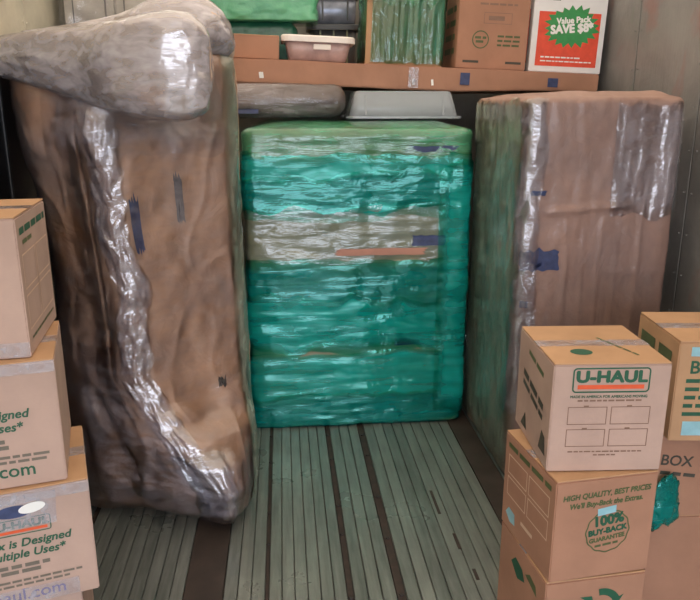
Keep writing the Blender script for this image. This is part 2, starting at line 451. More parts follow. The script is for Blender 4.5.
# ---- the sofa stood on end (left)
sofa_keys = [  # z, then loop: ridge d, right-front e, right f, back right g, back left a, left b, left-front c
 (0.00, [(-.290, 2.500), (-.225, 2.515), (-.190, 2.63), (-.25, 3.25), (-.88, 3.25), (-.86, 2.72), (-.55, 2.625)]),
 (0.08, [(-.285, 2.445), (-.200, 2.465), (-.160, 2.60), (-.25, 3.28), (-.92, 3.28), (-.88, 2.70), (-.55, 2.545)]),
 (0.18, [(-.285, 2.420), (-.190, 2.440), (-.148, 2.58), (-.25, 3.28), (-.93, 3.28), (-.885, 2.69), (-.57, 2.515)]),
 (0.28, [(-.335, 2.425), (-.200, 2.450), (-.150, 2.59), (-.25, 3.28), (-.93, 3.28), (-.885, 2.69), (-.59, 2.52)]),
 (0.36, [(-.390, 2.455), (-.235, 2.52), (-.158, 2.65), (-.25, 3.28), (-.93, 3.28), (-.88, 2.69), (-.62, 2.53)]),
 (0.44, [(-.450, 2.490), (-.300, 2.62), (-.175, 2.73), (-.25, 3.28), (-.93, 3.28), (-.88, 2.69), (-.66, 2.545)]),
 (0.52, [(-.510, 2.510), (-.345, 2.645), (-.180, 2.765), (-.25, 3.28), (-.93, 3.28), (-.88, 2.69), (-.69, 2.565)]),
 (0.64, [(-.555, 2.52), (-.365, 2.645), (-.183, 2.77), (-.26, 3.28), (-.93, 3.28), (-.875, 2.69), (-.71, 2.575)]),
 (0.95, [(-.560, 2.52), (-.375, 2.64), (-.188, 2.77), (-.26, 3.28), (-.93, 3.28), (-.86, 2.69), (-.71, 2.575)]),
 (1.25, [(-.590, 2.51), (-.390, 2.635), (-.192, 2.76), (-.26, 3.28), (-.95, 3.28), (-.885, 2.70), (-.74, 2.585)]),
 (1.50, [(-.615, 2.49), (-.400, 2.62), (-.190, 2.75), (-.26, 3.28), (-.98, 3.28), (-.935, 2.70), (-.76, 2.57)]),
 (1.72, [(-.610, 2.52), (-.400, 2.60), (-.190, 2.74), (-.26, 3.26), (-.99, 3.26), (-.955, 2.72), (-.76, 2.60)]),
 (1.84, [(-.600, 2.60), (-.38, 2.66), (-.205, 2.76), (-.28, 3.24), (-.98, 3.24), (-.95, 2.76), (-.76, 2.66)]),
]
# a point just behind the right corner keeps that corner tight
sofa_keys = [(z, P[:3] + [(P[2][0]-0.006, P[2][1]+0.15)] + P[3:]) for z, P in sofa_keys]
SN = 8*16
def sofa_dense(z):
    ks = sofa_keys
    if z <= ks[0][0]: P = ks[0][1]
    elif z >= ks[-1][0]: P = ks[-1][1]
    else:
        for (za, A), (zb, B) in zip(ks[:-1], ks[1:]):
            if za <= z <= zb:
                t = smooth((z-za)/(zb-za))*0.5 + (z-za)/(zb-za)*0.5
                P = [(lerp(a[0], b[0], t), lerp(a[1], b[1], t)) for a, b in zip(A, B)]; break
    return closed_spline(P, SN)
_cache = {}
def sofa_ring(u, z):
    key = round(z, 5)
    d = _cache.get(key)
    if d is None: d = sofa_dense(z); _cache[key] = d
    x = (u % 1.0)*SN; i = int(x) % SN; t = x-int(x); a, b = d[i], d[(i+1) % SN]
    return lerp(a[0], b[0], t), lerp(a[1], b[1], t)
def sofa_disp(u, z):
    c, s = math.cos(2*math.pi*u), math.sin(2*math.pi*u)
    d = 0.007*fbm(c*2.2+4, s*2.2, z*4.5, 2) + 0.0018*fbm(c*6, s*6+3, z*15, 3)
    # slanting pulls in the paper
    d += 0.0035*max(0, ridge(c*2.2+1+z*1.6, s*2.2, z*4.0)-0.72)/0.28
    w = (u % 1.0)
    d -= 0.006*math.exp(-((w-0.932-0.006*math.sin(z*5))/0.004)**2)*smooth((z-0.5)/0.3)*smooth((1.65-z)/0.2)
    return d
sofa = thing('wrapped_sofa', (0, 0, 0), 0, 'sofa stood on end, wrapped in brown paper and clear stretch film', 'sofa')
SW = Wrap(sofa_ring, 0.0, 1.84, sofa_disp, 0.09, lambda x, y: 0.10*smooth((x+0.95)/0.7)+0.012*nz(x*12, y*12), 0.03)
SW.body('paper_wrapping', M['kraft_sofa'], sofa, 260, 150, 16)
# rolled arm at the top
def roll_mesh(name, path, mat, parent, NA=56, amp=0.006, seed=0.0, off=0.0, sub=10, squash=1.0, flat=None):
    pts = []
    m = len(path)
    for i in range(m-1):
        p0 = path[max(i-1, 0)]; p1 = path[i]; p2 = path[i+1]; p3 = path[min(i+2, m-1)]
        for k in range(sub):
            t = k/sub
            pts.append([0.5*((2*p1[c]) + (-p0[c]+p2[c])*t + (2*p0[c]-5*p1[c]+4*p2[c]-p3[c])*t*t + (-p0[c]+3*p1[c]-3*p2[c]+p3[c])*t**3) for c in range(4)])
    pts.append(list(path[-1]))
    vs, fs = [], []
    for i, p in enumerate(pts):
        a = Vector(pts[max(i-1, 0)][:3]); b = Vector(pts[min(i+1, len(pts)-1)][:3]); t = (b-a).normalized()
        s = t.cross(Vector((0, 0, 1))).normalized(); u = s.cross(t)
        for j in range(NA):
            an = 2*math.pi*j/NA
            c_, s_ = math.cos(an), math.sin(an)
            r = max(0.004, p[3]) + off + amp*min(1, p[3]*12)*(fbm(c_*2.5+seed, s_*2.5, i*0.17, 4) + 0.5*nz(c_*9, s_*9+seed, i*0.1))
            q = Vector(p[:3]) + s*(r*c_) + u*(r*s_*squash)
            if flat:                                  # pressed flat on one side
                dd = (q-Vector(p[:3])).dot(flat); lim = 0.50*r
                if dd > lim: q -= flat*((dd-lim)*0.86)
            vs.append(q)
    for i in range(len(pts)-1):
        for j in range(NA):
            k = (j+1) % NA
            fs.append((i*NA+j, (i+1)*NA+j, (i+1)*NA+k, i*NA+k))
    fs.append(tuple(range(NA))); fs.append(tuple((len(pts)-1)*NA+j for j in range(NA))[::-1])
    return from_py(name, vs, fs, mat, parent, True)
arm = [(-1.02, 2.72, 1.765, 0.01), (-1.0, 2.70, 1.765, 0.045), (-0.93, 2.66, 1.757, 0.065), (-0.76, 2.57, 1.742, 0.092), (-0.58, 2.51, 1.720, 0.124),
       (-0.44, 2.44, 1.714, 0.150), (-0.34, 2.41, 1.716, 0.160), (-0.275, 2.405, 1.718, 0.152), (-0.235, 2.405, 1.72, 0.12), (-0.218, 2.406, 1.72, 0.066), (-0.214, 2.406, 1.72, 0.005)]
FLAT = Vector((0.131, -0.988, -0.088)).normalized()
ra = roll_mesh('rolled_arm', arm, M['kraft_arm'], sofa, 64, 0.004, flat=FLAT)
roll_mesh('arm_film', [p for p in arm[2:]], M['arm_film'], sofa, 96, 0.0045, 3.0, 0.007, flat=FLAT)
# crest of paper behind the rolled arm
crest = [(-0.99, 2.80, 1.80, 0.02), (-0.90, 2.79, 1.80, 0.05), (-0.6, 2.76, 1.82, 0.07), (-0.42, 2.74, 1.86, 0.09), (-0.30, 2.74, 1.865, 0.10), (-0.235, 2.76, 1.83, 0.075), (-0.19, 2.78, 1.78, 0.03), (-0.185, 2.78, 1.76, 0.004)]
roll_mesh('crest', crest, M['kraft_arm'], sofa, 40, 0.006, 5.0)
roll_mesh('crest_film', crest[1:-1], M['arm_film'], sofa, 48, 0.006, 9.0, 0.007)
vs, fs = [], []
for j in range(25):
    t = j/24
    for i in range(31):
        w = i/30; x = lerp(-0.60, -0.20, w)
        y = lerp(2.33, lerp(2.50, 2.74, w), smooth(t)**0.7) - 0.012; z = lerp(1.70 - 0.05*(1-w), 1.43 + 0.05*nz(x*9, 2.0), t)
        vs.append((x + 0.01*nz(z*14, x*5), y - 0.010*fbm(x*16, z*9, 3.0, 3), z))
for j in range(24):
    for i in range(30): fs.append((j*31+i, (j+1)*31+i, (j+1)*31+i+1, j*31+i+1))
dp = from_py('film_drape', vs, fs, M['dull_film'], sofa, True)
# film: general skin plus the tight shiny strip along the ridge
SW.band('stretch_film', M['clear_film'], sofa, -0.30, 0.40, 0.02, 1.78, 0.006, 0.003, 4, 16, NU=150, NV=120, seed=2.0, fade=0.02)
SW.band('ridge_film', M['thick_film'], sofa, -0.042, 0.036, 0.08, 1.66, 0.010, 0.006, 10, 22, NU=36, NV=150, seed=5.0, fade=0.04, rag=0.25, label='tight shiny strip of film along the front ridge')
SW.band('foot_film', M['clear_film'], sofa, -0.14, 0.15, 0.01, 0.36, 0.010, 0.004, 7, 14, NU=80, NV=40, seed=8.0)
SW.band('foot_film', M['thick_film'], sofa, -0.035, 0.10, 0.05, 0.34, 0.013, 0.005, 7, 16, NU=50, NV=40, seed=4.0, fade=0.25, rag=0.1)
SW.band('haze_film', M['haze_film'], sofa, -0.19, -0.01, 0.02, 0.75, 0.012, 0.004, 6, 14, NU=60, NV=60, seed=6.0, fade=0.25)
SW.band('haze_film', M['haze_film'], sofa, -0.16, 0.22, 1.42, 1.74, 0.012, 0.005, 6, 14, NU=80, NV=40, seed=14.0, fade=0.3, edge=0.06)
SW.band('corner_film', M['sage_film'], sofa, 0.225, 0.36, 0.02, 1.80, 0.010, 0.004, 5, 12, NU=40, NV=90, seed=11.0, fade=0.03)
SW.mark('paper_tear', M['tear'], sofa, 0.180, 0.53, 0.020, 0.030, 0.002, 0.03, 5.0)
SW.mark('printed_label', M['blue_label'], sofa, 0.044, 1.19, 0.018, 0.19, 0.004, 0.05, 1.0)
SW.mark('printed_label', M['faded_label'], sofa, 0.131, 1.27, 0.016, 0.17, 0.004, 0.04, 3.0)

# ---- the teal wrapped cabinet (centre)
crate = thing('wrapped_cabinet', (0, 0, 0), 0, 'tall cabinet bound in teal green stretch film, standing across the floor planks', 'cabinet')
def crate_disp(u, z):
    c, s = math.cos(2*math.pi*u), math.sin(2*math.pi*u)
    return 0.010*fbm(c*3, s*3+7, z*2.2, 3) + 0.0035*fbm(c*4, s*4, z*26, 3)
CW = Wrap(rect_ring(-0.185, 0.895, 3.36, 4.60, 0.05), 0.0, 1.490, crate_disp, 0.035, lambda x, y: 0.030*smooth((y-3.36)/0.22), 0.02)
CW.body('paper_wrapping', M['kraft_crate'], crate, 240, 110, 14)
UF = 1.08/(2*(1.08+1.24))       # share of the loop that is the front face
CW.band('green_film_top', M['green_film'], crate, 0, 1, 1.36, 1.49, 0.006, 0.003, 5, 24, NU=200, NV=16, seed=1, over=0.9)
CW.band('teal_film', M['teal_film'], crate, 0, 1, 1.08, 1.38, 0.008, 0.004, 4, 18, 0.0, 200, 40, 2, 0.03)
CW.band('teal_film', M['teal_deep'], crate, 0, 1, 1.12, 1.30, 0.013, 0.004, 4, 18, 0.03, 200, 24, 3, 0.05)
CW.band('clear_film', M['grey_film'], crate, -0.02, UF+0.02, 0.86, 1.14, 0.010, 0.005, 5, 14, 0.0, 120, 40, 4, 0.03)
CW.band('teal_film', M['teal_deep'], crate, 0, 1, 0.40, 0.87, 0.008, 0.004, 4, 18, 0.0, 200, 50, 5, 0.03)
CW.band('teal_film', M['teal_film'], crate, 0, 1, 0.40, 0.66, 0.013, 0.004, 4, 18, -0.06, 200, 30, 6, 0.06)
CW.band('teal_film', M['teal_film'], crate, 0, 1, 0.01, 0.40, 0.008, 0.004, 4, 18, 0.0, 200, 50, 7, 0.025, fade=0.1)
CW.band('teal_film', M['teal_deep'], crate, 0, 1, 0.008, 0.21, 0.013, 0.004, 4, 18, 0.05, 200, 26, 8, 0.05)
CW.band('teal_film', M['teal_film'], crate, UF*0.86, UF+0.06, 0.06, 1.34, 0.018, 0.004, 4, 14, 0.0, 70, 90, 9, 0.05, fade=0.1)
CW.mark('printed_label', M['blue_label'], crate, UF*0.82, 0.965, UF*0.15, 0.05, 0.012, 0.006, 4)
CW.mark('bare_cardboard', M['card_bare'], crate, UF*0.60, 0.915, UF*0.40, 0.034, 0.0155, 0.006, 9)
CW.mark('printed_label', M['blue_label'], crate, UF*0.77, 0.45, UF*0.20, 0.04, 0.006, 0.01, 6)
CW.mark('printed_label', M['blue_label'], crate, UF*0.82, 1.40, UF*0.22, 0.03, 0.006, 0.01, 8)

# ---- the paper wrapped dresser (right)
dres = thing('wrapped_dresser', (0, 0, 0), 0, 'tall dresser wrapped in ruddy packing paper and clear film beside the grey wall', 'dresser')
DX0, DX1, DY0, DY1 = 0.948, 1.598, 2.76, 3.52
DP = 2*((DX1-DX0)+(DY1-DY0)); UD = (DX1-DX0)/DP
def dres_disp(u, z):
    c, s = math.cos(2*math.pi*u), math.sin(2*math.pi*u)
    d = 0.007*fbm(c*3+9, s*3, z*1.8, 3)
    w = u % 1.0
    if w < UD:
        x = w/UD
        for k, cx in enumerate((0.30, 0.42, 0.53, 0.64, 0.77)):
            d += 0.005*math.exp(-((x-cx-0.012*math.sin(z*3+k))/0.011)**2)*smooth((1.22-z)/0.15)
        d += 0.012*math.exp(-((z-1.19-0.05*(x-0.3))/0.010)**2)*smooth((x-0.12)/0.1)*smooth((0.75-x)/0.1)
        d += 0.004*math.exp(-((z-0.93)/0.012)**2)*smooth((x-0.5)/0.2)
    return d + 0.003*fbm(c*12, s*12, z*8, 3)
DW = Wrap(rect_ring(DX0, DX1, DY0, DY1, 0.06), 0.0, 1.632, dres_disp, 0.03, lambda x, y: (0.022+0.008*nz(x*9, y*9))*(0.5+0.5*smooth((x-0.95)/0.3)), 0.02)
DW.body('paper_wrapping', M['kraft_right'], dres, 240, 130, 14)
DW.band('stretch_film', M['dull_film'], dres, 0, UD, 0.02, 1.625, 0.005, 0.002, 7, 5, NU=90, NV=110, seed=3, fade=0.02)
DW.band('upper_film', M['thick_film'], dres, UD*0.56, UD*1.02, 1.16, 1.615, 0.009, 0.004, 12, 4, NU=50, NV=40, seed=6, edge=0.04, label='bunched clear film over the upper corner')
DW.band('edge_film', M['thick_film'], dres, -0.016, UD*0.13, 0.3, 1.62, 0.009, 0.006, 7, 9, NU=24, NV=120, seed=9, fade=0.04, rag=0.2, label='shiny strip of film along the front edge')
DW.band('green_film', M['sage_film'], dres, 1-(DY1-DY0)/DP-0.02, 1.01, 0.02, 1.62, 0.007, 0.004, 5, 7, NU=70, NV=90, seed=12, fade=0.02)
DW.mark('printed_label', M['blue_label'], dres, UD*0.13, 0.985, UD*0.26, 0.085, 0.006, 0.025, 2)
DW.mark('printed_label', M['blue_label'], dres, UD*0.05, 0.80, UD*0.06, 0.03, 0.006, 0.006, 5)
DW.mark('printed_label', M['blue_label'], dres, UD*0.10, 1.26, UD*0.10, 0.02, 0.006, 0.006, 7)

# ------------------------------------------------------------------ printing on boxes
def text_mesh(body, size, shear=0.0, bold=0.0, align='CENTER', sx=1.0, space=1.0):
    cu = bpy.data.curves.new('t', 'FONT'); cu.body = body; cu.size = size; cu.shear = shear
    cu.align_x = align; cu.align_y = 'CENTER'; cu.resolution_u = 3; cu.space_character = space; cu.fill_mode = 'FRONT'
    ob = bpy.data.objects.new('t', cu); COL.objects.link(ob)
    me = bpy.data.meshes.new_from_object(ob)
    bpy.data.objects.remove(ob); bpy.data.curves.remove(cu)
    vs = [v.co.copy() for v in me.vertices]; fs = [tuple(p.vertices) for p in me.polygons]
    bpy.data.meshes.remove(me)
    out, of = [], []
    shifts = [(0, 0)] if not bold else [(bold*math.cos(a*math.pi/3), bold*math.sin(a*math.pi/3)) for a in range(6)]
    for k, (dx, dy) in enumerate(shifts):
        b = len(out)
        out += [((v.x+dx)*sx, v.y+dy, k*0.00002) for v in vs]; of += [tuple(i+b for i in f) for f in fs]
    me = bpy.data.meshes.new('text'); me.from_pydata(out, [], of); me.update()
    return me

class Face:
    """a flat face of a carton: origin at its centre, u to the right, v upwards, seen from outside"""
    def __init__(s, parent, o, u, v):
        s.p = parent; u = Vector(u).normalized(); v = Vector(v).normalized(); nn = u.cross(v)
        s.m = Matrix((u, v, nn)).transposed().to_4x4(); s.m.translation = Vector(o); s.k = 0
    def put(s, name, me, mat, u, v, rot=0.0, lift=0.0012):
        o = link(name, me, mat, s.p)
        o.matrix_local = s.m @ Matrix.Translation((u, v, lift)) @ Matrix.Rotation(math.radians(rot), 4, 'Z')
        return o
    def text(s, body, u, v, size, mat='green_ink', rot=0.0, lift=0.0012, name='printed_text', **kw):
        return s.put(name, text_mesh(body, size, **kw), M[mat], u, v, rot, lift)
    def poly(s, name, pts, mat, u=0, v=0, rot=0, lift=0.0010):
        me = bpy.data.meshes.new(name); me.from_pydata([(x, y, 0) for x, y in pts], [], [tuple(range(len(pts)))]); me.update()
        return s.put(name, me, M[mat], u, v, rot, lift)
    def rect(s, name, w, h, mat, u, v, rot=0, lift=0.0010):
        return s.poly(name, [(-w/2, -h/2), (w/2, -h/2), (w/2, h/2), (-w/2, h/2)], mat, u, v, rot, lift)
    def frame(s, name, w, h, t, mat, u, v, r=0.0, rot=0, lift=0.0010):
        def loop(a, b, rr):
            if rr <= 0: return [(-a, -b), (a, -b), (a, b), (-a, b)]
            L = []
            for cx, cy, st in ((a-rr, -b+rr, -90), (a-rr, b-rr, 0), (-a+rr, b-rr, 90), (-a+rr, -b+rr, 180)):
                for k in range(6):
                    an = math.radians(st+k*18); L.append((cx+rr*math.cos(an), cy+rr*math.sin(an)))
            return L
        O = loop(w/2, h/2, r); I = loop(w/2-t, h/2-t, max(0, r-t) if r > 0 else 0)
        return s.band(name, O, I, mat, u, v, rot, lift)
    def band(s, name, O, I, mat, u, v, rot=0, lift=0.001):
        n_ = len(O); fs = [(i, (i+1) % n_, n_+(i+1) % n_, n_+i) for i in range(n_)]
        me = bpy.data.meshes.new(name); me.from_pydata([(x, y, 0) for x, y in O+I], [], fs); me.update()
        return s.put(name, me, M[mat], u, v, rot, lift)
    def ring(s, name, r, t, mat, u, v, n_=36, wav=0.0):
        f = lambda R: [(R*(1+wav*math.cos(12*k*2*math.pi/n_))*math.cos(k*2*math.pi/n_), R*(1+wav*math.cos(12*k*2*math.pi/n_))*math.sin(k*2*math.pi/n_)) for k in range(n_)]
        return s.band(name, f(r), f(r-t), mat, u, v)
    def words(s, u, v, w, h, mat, rot=0, seed=1, name='printed_line'):
        """a line of print too small to read: one row of word-long dashes"""
        rnd = random.Random(seed); x = -w/2; vs, fs = [], []
        while x < w/2-h:
            l = min(rnd.uniform(2.0, 5.0)*h, w/2-x); k = len(vs)
            vs += [(x, -h/2, 0), (x+l, -h/2, 0), (x+l, h/2, 0), (x, h/2, 0)]; fs.append((k, k+1, k+2, k+3)); x += l+h*0.7
        me = bpy.data.meshes.new(name); me.from_pydata(vs, [], fs); me.update()
        return s.put(name, me, M[mat], u, v, rot)

def carton(name, loc, rz, w, d, h, label, mat='card', group=None, cat='box', flaps=True, tape=True, ry=0.0):
    """closed shipping carton; origin at base centre; front is -y; returns thing and its faces"""
    t = thing(name, loc, rz, label, cat, group, ry)
    bm = bmesh.new(); bmesh.ops.create_cube(bm, size=1)
    for v in bm.verts: v.co = Vector((v.co.x*w, v.co.y*d, (v.co.z+.5)*(h-0.004)))
    bmesh.ops.bevel(bm, geom=bm.edges[:], offset=0.003, segments=2, affect='EDGES')
    me = bpy.data.meshes.new('body'); bm.to_mesh(me); bm.free()
    link('body', me, M[mat], t)
    if flaps:
        for s in (-1, 1):
            y0, y1 = (0.0012, d/2-0.001) if s > 0 else (-d/2+0.001, -0.0012)
            box('top_flap', (-w/2+.001, w/2-.001, y0, y1, h-0.004, h), M['card'], t, 0.0012, 1)  # flaps always the warmer tan: warm roof light put into their colour
    if tape:
        box('packing_tape', (-w/2-.0008, w/2+.0008, -0.024, 0.024, h-0.001, h+0.0008), M['tape'], t)
    F = {'front': Face(t, (0, -d/2, h/2), (1, 0, 0), (0, 0, 1)), 'right': Face(t, (w/2, 0, h/2), (0, 1, 0), (0, 0, 1)),
         'left': Face(t, (-w/2, 0, h/2), (0, -1, 0), (0, 0, 1)), 'top': Face(t, (0, 0, h), (1, 0, 0), (0, 1, 0))}
    return t, F

def logo(F, u, v, w, lift=0.001):
    h = w*0.34
    F.frame('logo_frame', w, h, w*0.02, 'green_ink', u, v, r=h*0.16)
    F.text('U-HAUL', u, v+h*0.12, w*0.215, 'green_ink', name='logo_text', bold=w*0.012, sx=1.16, space=1.02)
    F.rect('logo_stripe', w*0.86, h*0.17, 'orange_ink', u, v-h*0.27)

def place(corner, rz, w, d):
    """base centre of a carton whose front-left corner is given"""
    c, s = math.cos(rz), math.sin(rz)
    return (corner[0] + c*w/2 - s*d/2, corner[1] + s*w/2 + c*d/2)
R = math.radians

# ---- right hand stack, bottom to top
gR = 'moving boxes stacked before the dresser'
bw, bd = 0.300, 0.320
p = place((0.697, 1.612), R(6), bw, bd)
b3, F = carton('moving_box', (p[0], p[1], 0.0), R(5), bw, bd, 0.333, 'cardboard moving box with green recycling arrows, lowest of the stack before the dresser', 'card_red', gR)
for k in range(3):                                            # recycling arrows
    pts = []
    for a in range(0, 9): an = R(100+k*120-a*9); pts.append((0.062*math.cos(an), 0.062*math.sin(an)))
    an = R(100+k*120-8*9); e = R(100+k*120-8*9-22)
    pts.append((0.078*math.cos(an), 0.078*math.sin(an))); pts.append((0.050*math.cos(e), 0.050*math.sin(e))); pts.append((0.026*math.cos(an), 0.026*math.sin(an)))
    for a in range(8, -1, -1): an = R(100+k*120-a*9); pts.append((0.040*math.cos(an), 0.040*math.sin(an)))
    F['front'].poly('recycling_arrow', pts, 'green_ink', 0.02, 0.065)
F['left'].poly('printed_mark', [(-.05, 0), (-.02, .03), (.03, .02), (.05, -.01), (0, -.03)], 'green_ink', -0.02, 0.08)
F['left'].poly('printed_mark', [(-.04, 0), (-.01, .02), (.03, .01), (.04, -.02)], 'olive_ink', 0.07, 0.10)

b2, F = carton('moving_box', (p[0], p[1], 0.335), R(6.5), bw, bd, 0.309, 'cardboard moving box with green round guarantee stamp and slanted lettering, middle of its stack', 'card_red', gR)
f = F['front']
f.text('HIGH QUALITY, BEST PRICES', 0.0, 0.105, 0.0225, 'olive_ink', 2, bold=0.0011, shear=0.15, sx=0.90)
f.text("We'll Buy-Back the Extras.", 0.0, 0.078, 0.0225, 'olive_ink', 2, bold=0.0011, shear=0.2, sx=0.90)
f.ring('stamp_ring', 0.066, 0.004, 'olive_ink', 0.012, -0.012, wav=0.02, n_=72)
f.text('100%', 0.012, 0.022, 0.042, 'green_ink', 6, bold=0.0024)
f.text('BUY-BACK', 0.012, -0.010, 0.024, 'green_ink', 6, bold=0.0016)
f.text('GUARANTEE', 0.012, -0.034, 0.0185, 'olive_ink', 6, bold=0.0012)
f.words(0.012, -0.053, 0.07, 0.007, 'olive_ink', 6, 3)
f.poly('sticker', [(-.028, -.010), (.026, -.012), (.029, .010), (-.026, .012)], 'pale_blue', 0.004, 0.052, 10, 0.0016)
f = F['left']
f.words(0.0, 0.120, 0.27, 0.016, 'olive_ink', 0, 5)
for i in (0, 1):
    for j in (0, 1):
        f.frame('printed_frame', 0.125, 0.062, 0.0035, 'pale_ink', -0.068+0.136*i, 0.060-0.072*j)
f.rect('sticker', 0.075, 0.012, 'pale_ink', 0.01, -0.085)
f.poly('printed_mark', [(-.03, 0), (-.01, .025), (.03, .02), (.035, -.015), (0, -.02)], 'pale_blue', -0.10, -0.105)

b1w, b1d = 0.310, 0.325
p1 = place((0.687, 1.664), R(-3.5), b1w, b1d)
b1, F = carton('moving_box', (p1[0], p1[1], 0.6465), R(-3.5), b1w, b1d, 0.309, 'cardboard moving box with framed green and orange logo, topmost of its stack before the dresser', 'card_pink', gR)
f = F['front']
logo(f, -0.002, 0.108, 0.205)
f.text('MADE IN AMERICA FOR AMERICANS MOVING', -0.005, 0.062, 0.0105, 'green_ink', bold=0.0003, sx=0.95)
f.words(-0.002, 0.051, 0.17, 0.005, 'brown_ink', 0, 4)
for i in (0, 1):
    for j in (0, 1):
        f.frame('printed_frame', 0.105, 0.051, 0.0022, 'brown_ink', -0.058+0.115*i, 0.008-0.064*j)
        f.words(-0.058+0.115*i, 0.035-0.064*j, 0.022, 0.005, 'brown_ink', 0, 3+i)
f.words(-0.002, -0.096, 0.20, 0.004, 'brown_ink', 0, 9); f.words(-0.002, -0.106, 0.06, 0.004, 'brown_ink', 0, 8)
f = F['left']
f.words(0.02, 0.10, 0.16, 0.014, 'olive_ink', -8, 2); f.words(0.0, 0.02, 0.2, 0.02, 'dark_ink', -10, 3); f.words(0.0, -0.01, 0.2, 0.016, 'dark_ink', -10, 6)
f.poly('printed_mark', [(-.03, -.02), (.03, -.02), (.02, .03), (-.01, .04)], 'dark_ink', 0.11, -0.10)
f.poly('printed_mark', [(-.03, -.02), (.03, -.02), (.01, .03)], 'dark_ink', -0.07, -0.11)
f = F['top']
f.poly('printed_mark', [(0.03*math.cos(k*math.pi/10), 0.024*math.sin(k*math.pi/10)) for k in range(20)], 'green_ink', -0.055, -0.075)
f.words(0.06, -0.03, 0.16, 0.008, 'olive_ink', 112, 3)

# ---- second right hand stack against the wall
gW = 'moving boxes stacked along the grey wall'
qw, qd = 0.42, 0.30
p = place((1.122, 1.828), R(-6), qw, qd)
w3, F = carton('moving_box', (p[0]+0.012, p[1]+0.09, 0.0), R(-2), qw, qd, 0.333, 'plain cardboard moving box at the bottom of the stack along the grey wall', 'card_red', gW)
w2, F = carton('moving_box', (p[0]+0.010, p[1]+0.085, 0.334), R(-2), qw, qd, 0.30, 'cardboard moving box with a scrap of teal film hanging on it, under the blue-labelled box', 'card_red', gW)
f = F['front']
f.text('BOX', -0.15, 0.045, 0.05, 'dark_ink', -6, bold=0.001); f.words(-0.14, 0.0, 0.12, 0.012, 'dark_ink', -8, 4)
w1, F = carton('moving_box', (p[0], p[1], 0.6355), R(-6), qw, qd, 0.313, 'cardboard moving box with pale blue stickers and green lettering, on top by the wall', 'card', gW)
f = F['front']
f.rect('sticker', 0.09, 0.028, 'pale_blue', -0.13, 0.125, 0, 0.0016); f.rect('sticker', 0.09, 0.045, 'pale_blue', -0.13, -0.115, 0, 0.0016)
f.text('Box', -0.13, 0.075, 0.055, 'green_ink', bold=0.0012)
for k in range(5): f.words(-0.11, 0.035-0.026*k, 0.14, 0.012, 'green_ink', 0, 11+k)
f.words(-0.13, -0.115, 0.06, 0.01, 'blue_label', 0, 4)
F['left'].words(0.0, 0.09, 0.24, 0.04, 'olive_ink', 0, 4)

# crumpled scrap of teal film on the middle box
def crumple(name, loc, sx, sy, sz, mat, seed):
    bm = bmesh.new(); bmesh.ops.create_icosphere(bm, subdivisions=4, radius=1)
    for v in bm.verts:
        c = v.co.copy(); r = 1+0.45*fbm(c.x*1.6+seed, c.y*1.6, c.z*1.6, 4)+0.2*ridge(c.x*4, c.y*4+seed, c.z*4)
        v.co = Vector((c.x*sx*r, c.y*sy*r, c.z*sz*r))
    me = bpy.data.meshes.new(name); bm.to_mesh(me); bm.free()
    o = link(name, me, mat, None, True); o.location = loc; return o
cr = crumple('film_scrap', (1.155, 1.868, 0.40), 0.050, 0.014, 0.075, M['teal_deep'], 3)
tag(cr, 'crumpled scrap of teal film between the two box stacks', 'plastic film')

# ---- left hand stack
gL = 'moving boxes stacked before the wrapped sofa'
def place_fr(corner, rz, w, d):
    c, s = math.cos(rz), math.sin(rz)
    return (corner[0] - c*w/2 - s*d/2, corner[1] - s*w/2 + c*d/2)
p = place_fr((-0.535, 1.60), R(14), 0.46, 0.42)
l4, F = carton('moving_box', (p[0], p[1], 0.0), R(14), 0.46, 0.42, 0.415, 'larger cardboard moving box at the bottom of the stack before the sofa', 'card_pink', gL)
p = place_fr((-0.489, 1.596), R(17), 0.42, 0.32)
l3, F = carton('moving_box', (p[0], p[1], 0.4165), R(17), 0.42, 0.32, 0.311, 'cardboard moving box with blue and white sticker and purple tape, under the web address box', 'card_pink', gL)
f = F['front']; ux = 0.21-0.125
logo(f, ux-0.03, 0.062, 0.125)
def oval(F, name, a, b, mat, u, v, rot=0, lift=0.0018): F.poly(name, [(a*math.cos(k*math.pi/12), b*math.sin(k*math.pi/12)) for k in range(24)], mat, u, v, rot, lift)
f.poly('sticker', [(-.075, -.045), (.065, -.045), (.07, .04), (-.075, .045)], 'tape', ux-0.02, 0.102, 0, 0.0014)
oval(f, 'sticker_emblem', 0.042, 0.016, 'blue_label', ux-0.045, 0.103, 0, 0.0018)
oval(f, 'sticker_emblem', 0.030, 0.013, 'white_ink', ux-0.005, 0.107, 8, 0.0022)
f.text('This Box is Designed', ux-0.055, 0.018, 0.030, 'green_ink', shear=0.2, bold=0.0008)
f.text('for Multiple Uses*', ux-0.055, -0.012, 0.030, 'green_ink', shear=0.2, bold=0.0008)
f.words(ux-0.04, -0.043, 0.12, 0.010, 'small_ink', 0, 4); f.words(ux-0.04, -0.058, 0.10, 0.010, 'small_ink', 0, 5)
f.words(ux-0.02, -0.083, 0.22, 0.006, 'small_ink', 0, 6); f.words(ux-0.03, -0.095, 0.20, 0.006, 'small_ink', 0, 7)
f.text('uhaul.com', ux-0.045, -0.124, 0.046, 'purple_ink', bold=0.0004)
f.rect('packing_tape', 0.30, 0.045, 'tape', ux-0.07, -0.128, 0, 0.0018)
f.rect('packing_tape', 0.42, 0.030, 'tape', 0, 0.138, 0, 0.0018)
p = place_fr((-0.535, 1.592), R(14), 0.42, 0.32)
l2, F = carton('moving_box', (p[0], p[1], 0.729), R(14), 0.42, 0.32, 0.309, 'cardboard moving box with green lettering and large web address, second from top before the sofa', 'card_pink', gL)
f = F['front']; ux = 0.21-0.12
f.text('This Box is Designed', ux-0.075, 0.030, 0.030, 'green_ink', shear=0.2, bold=0.0008)
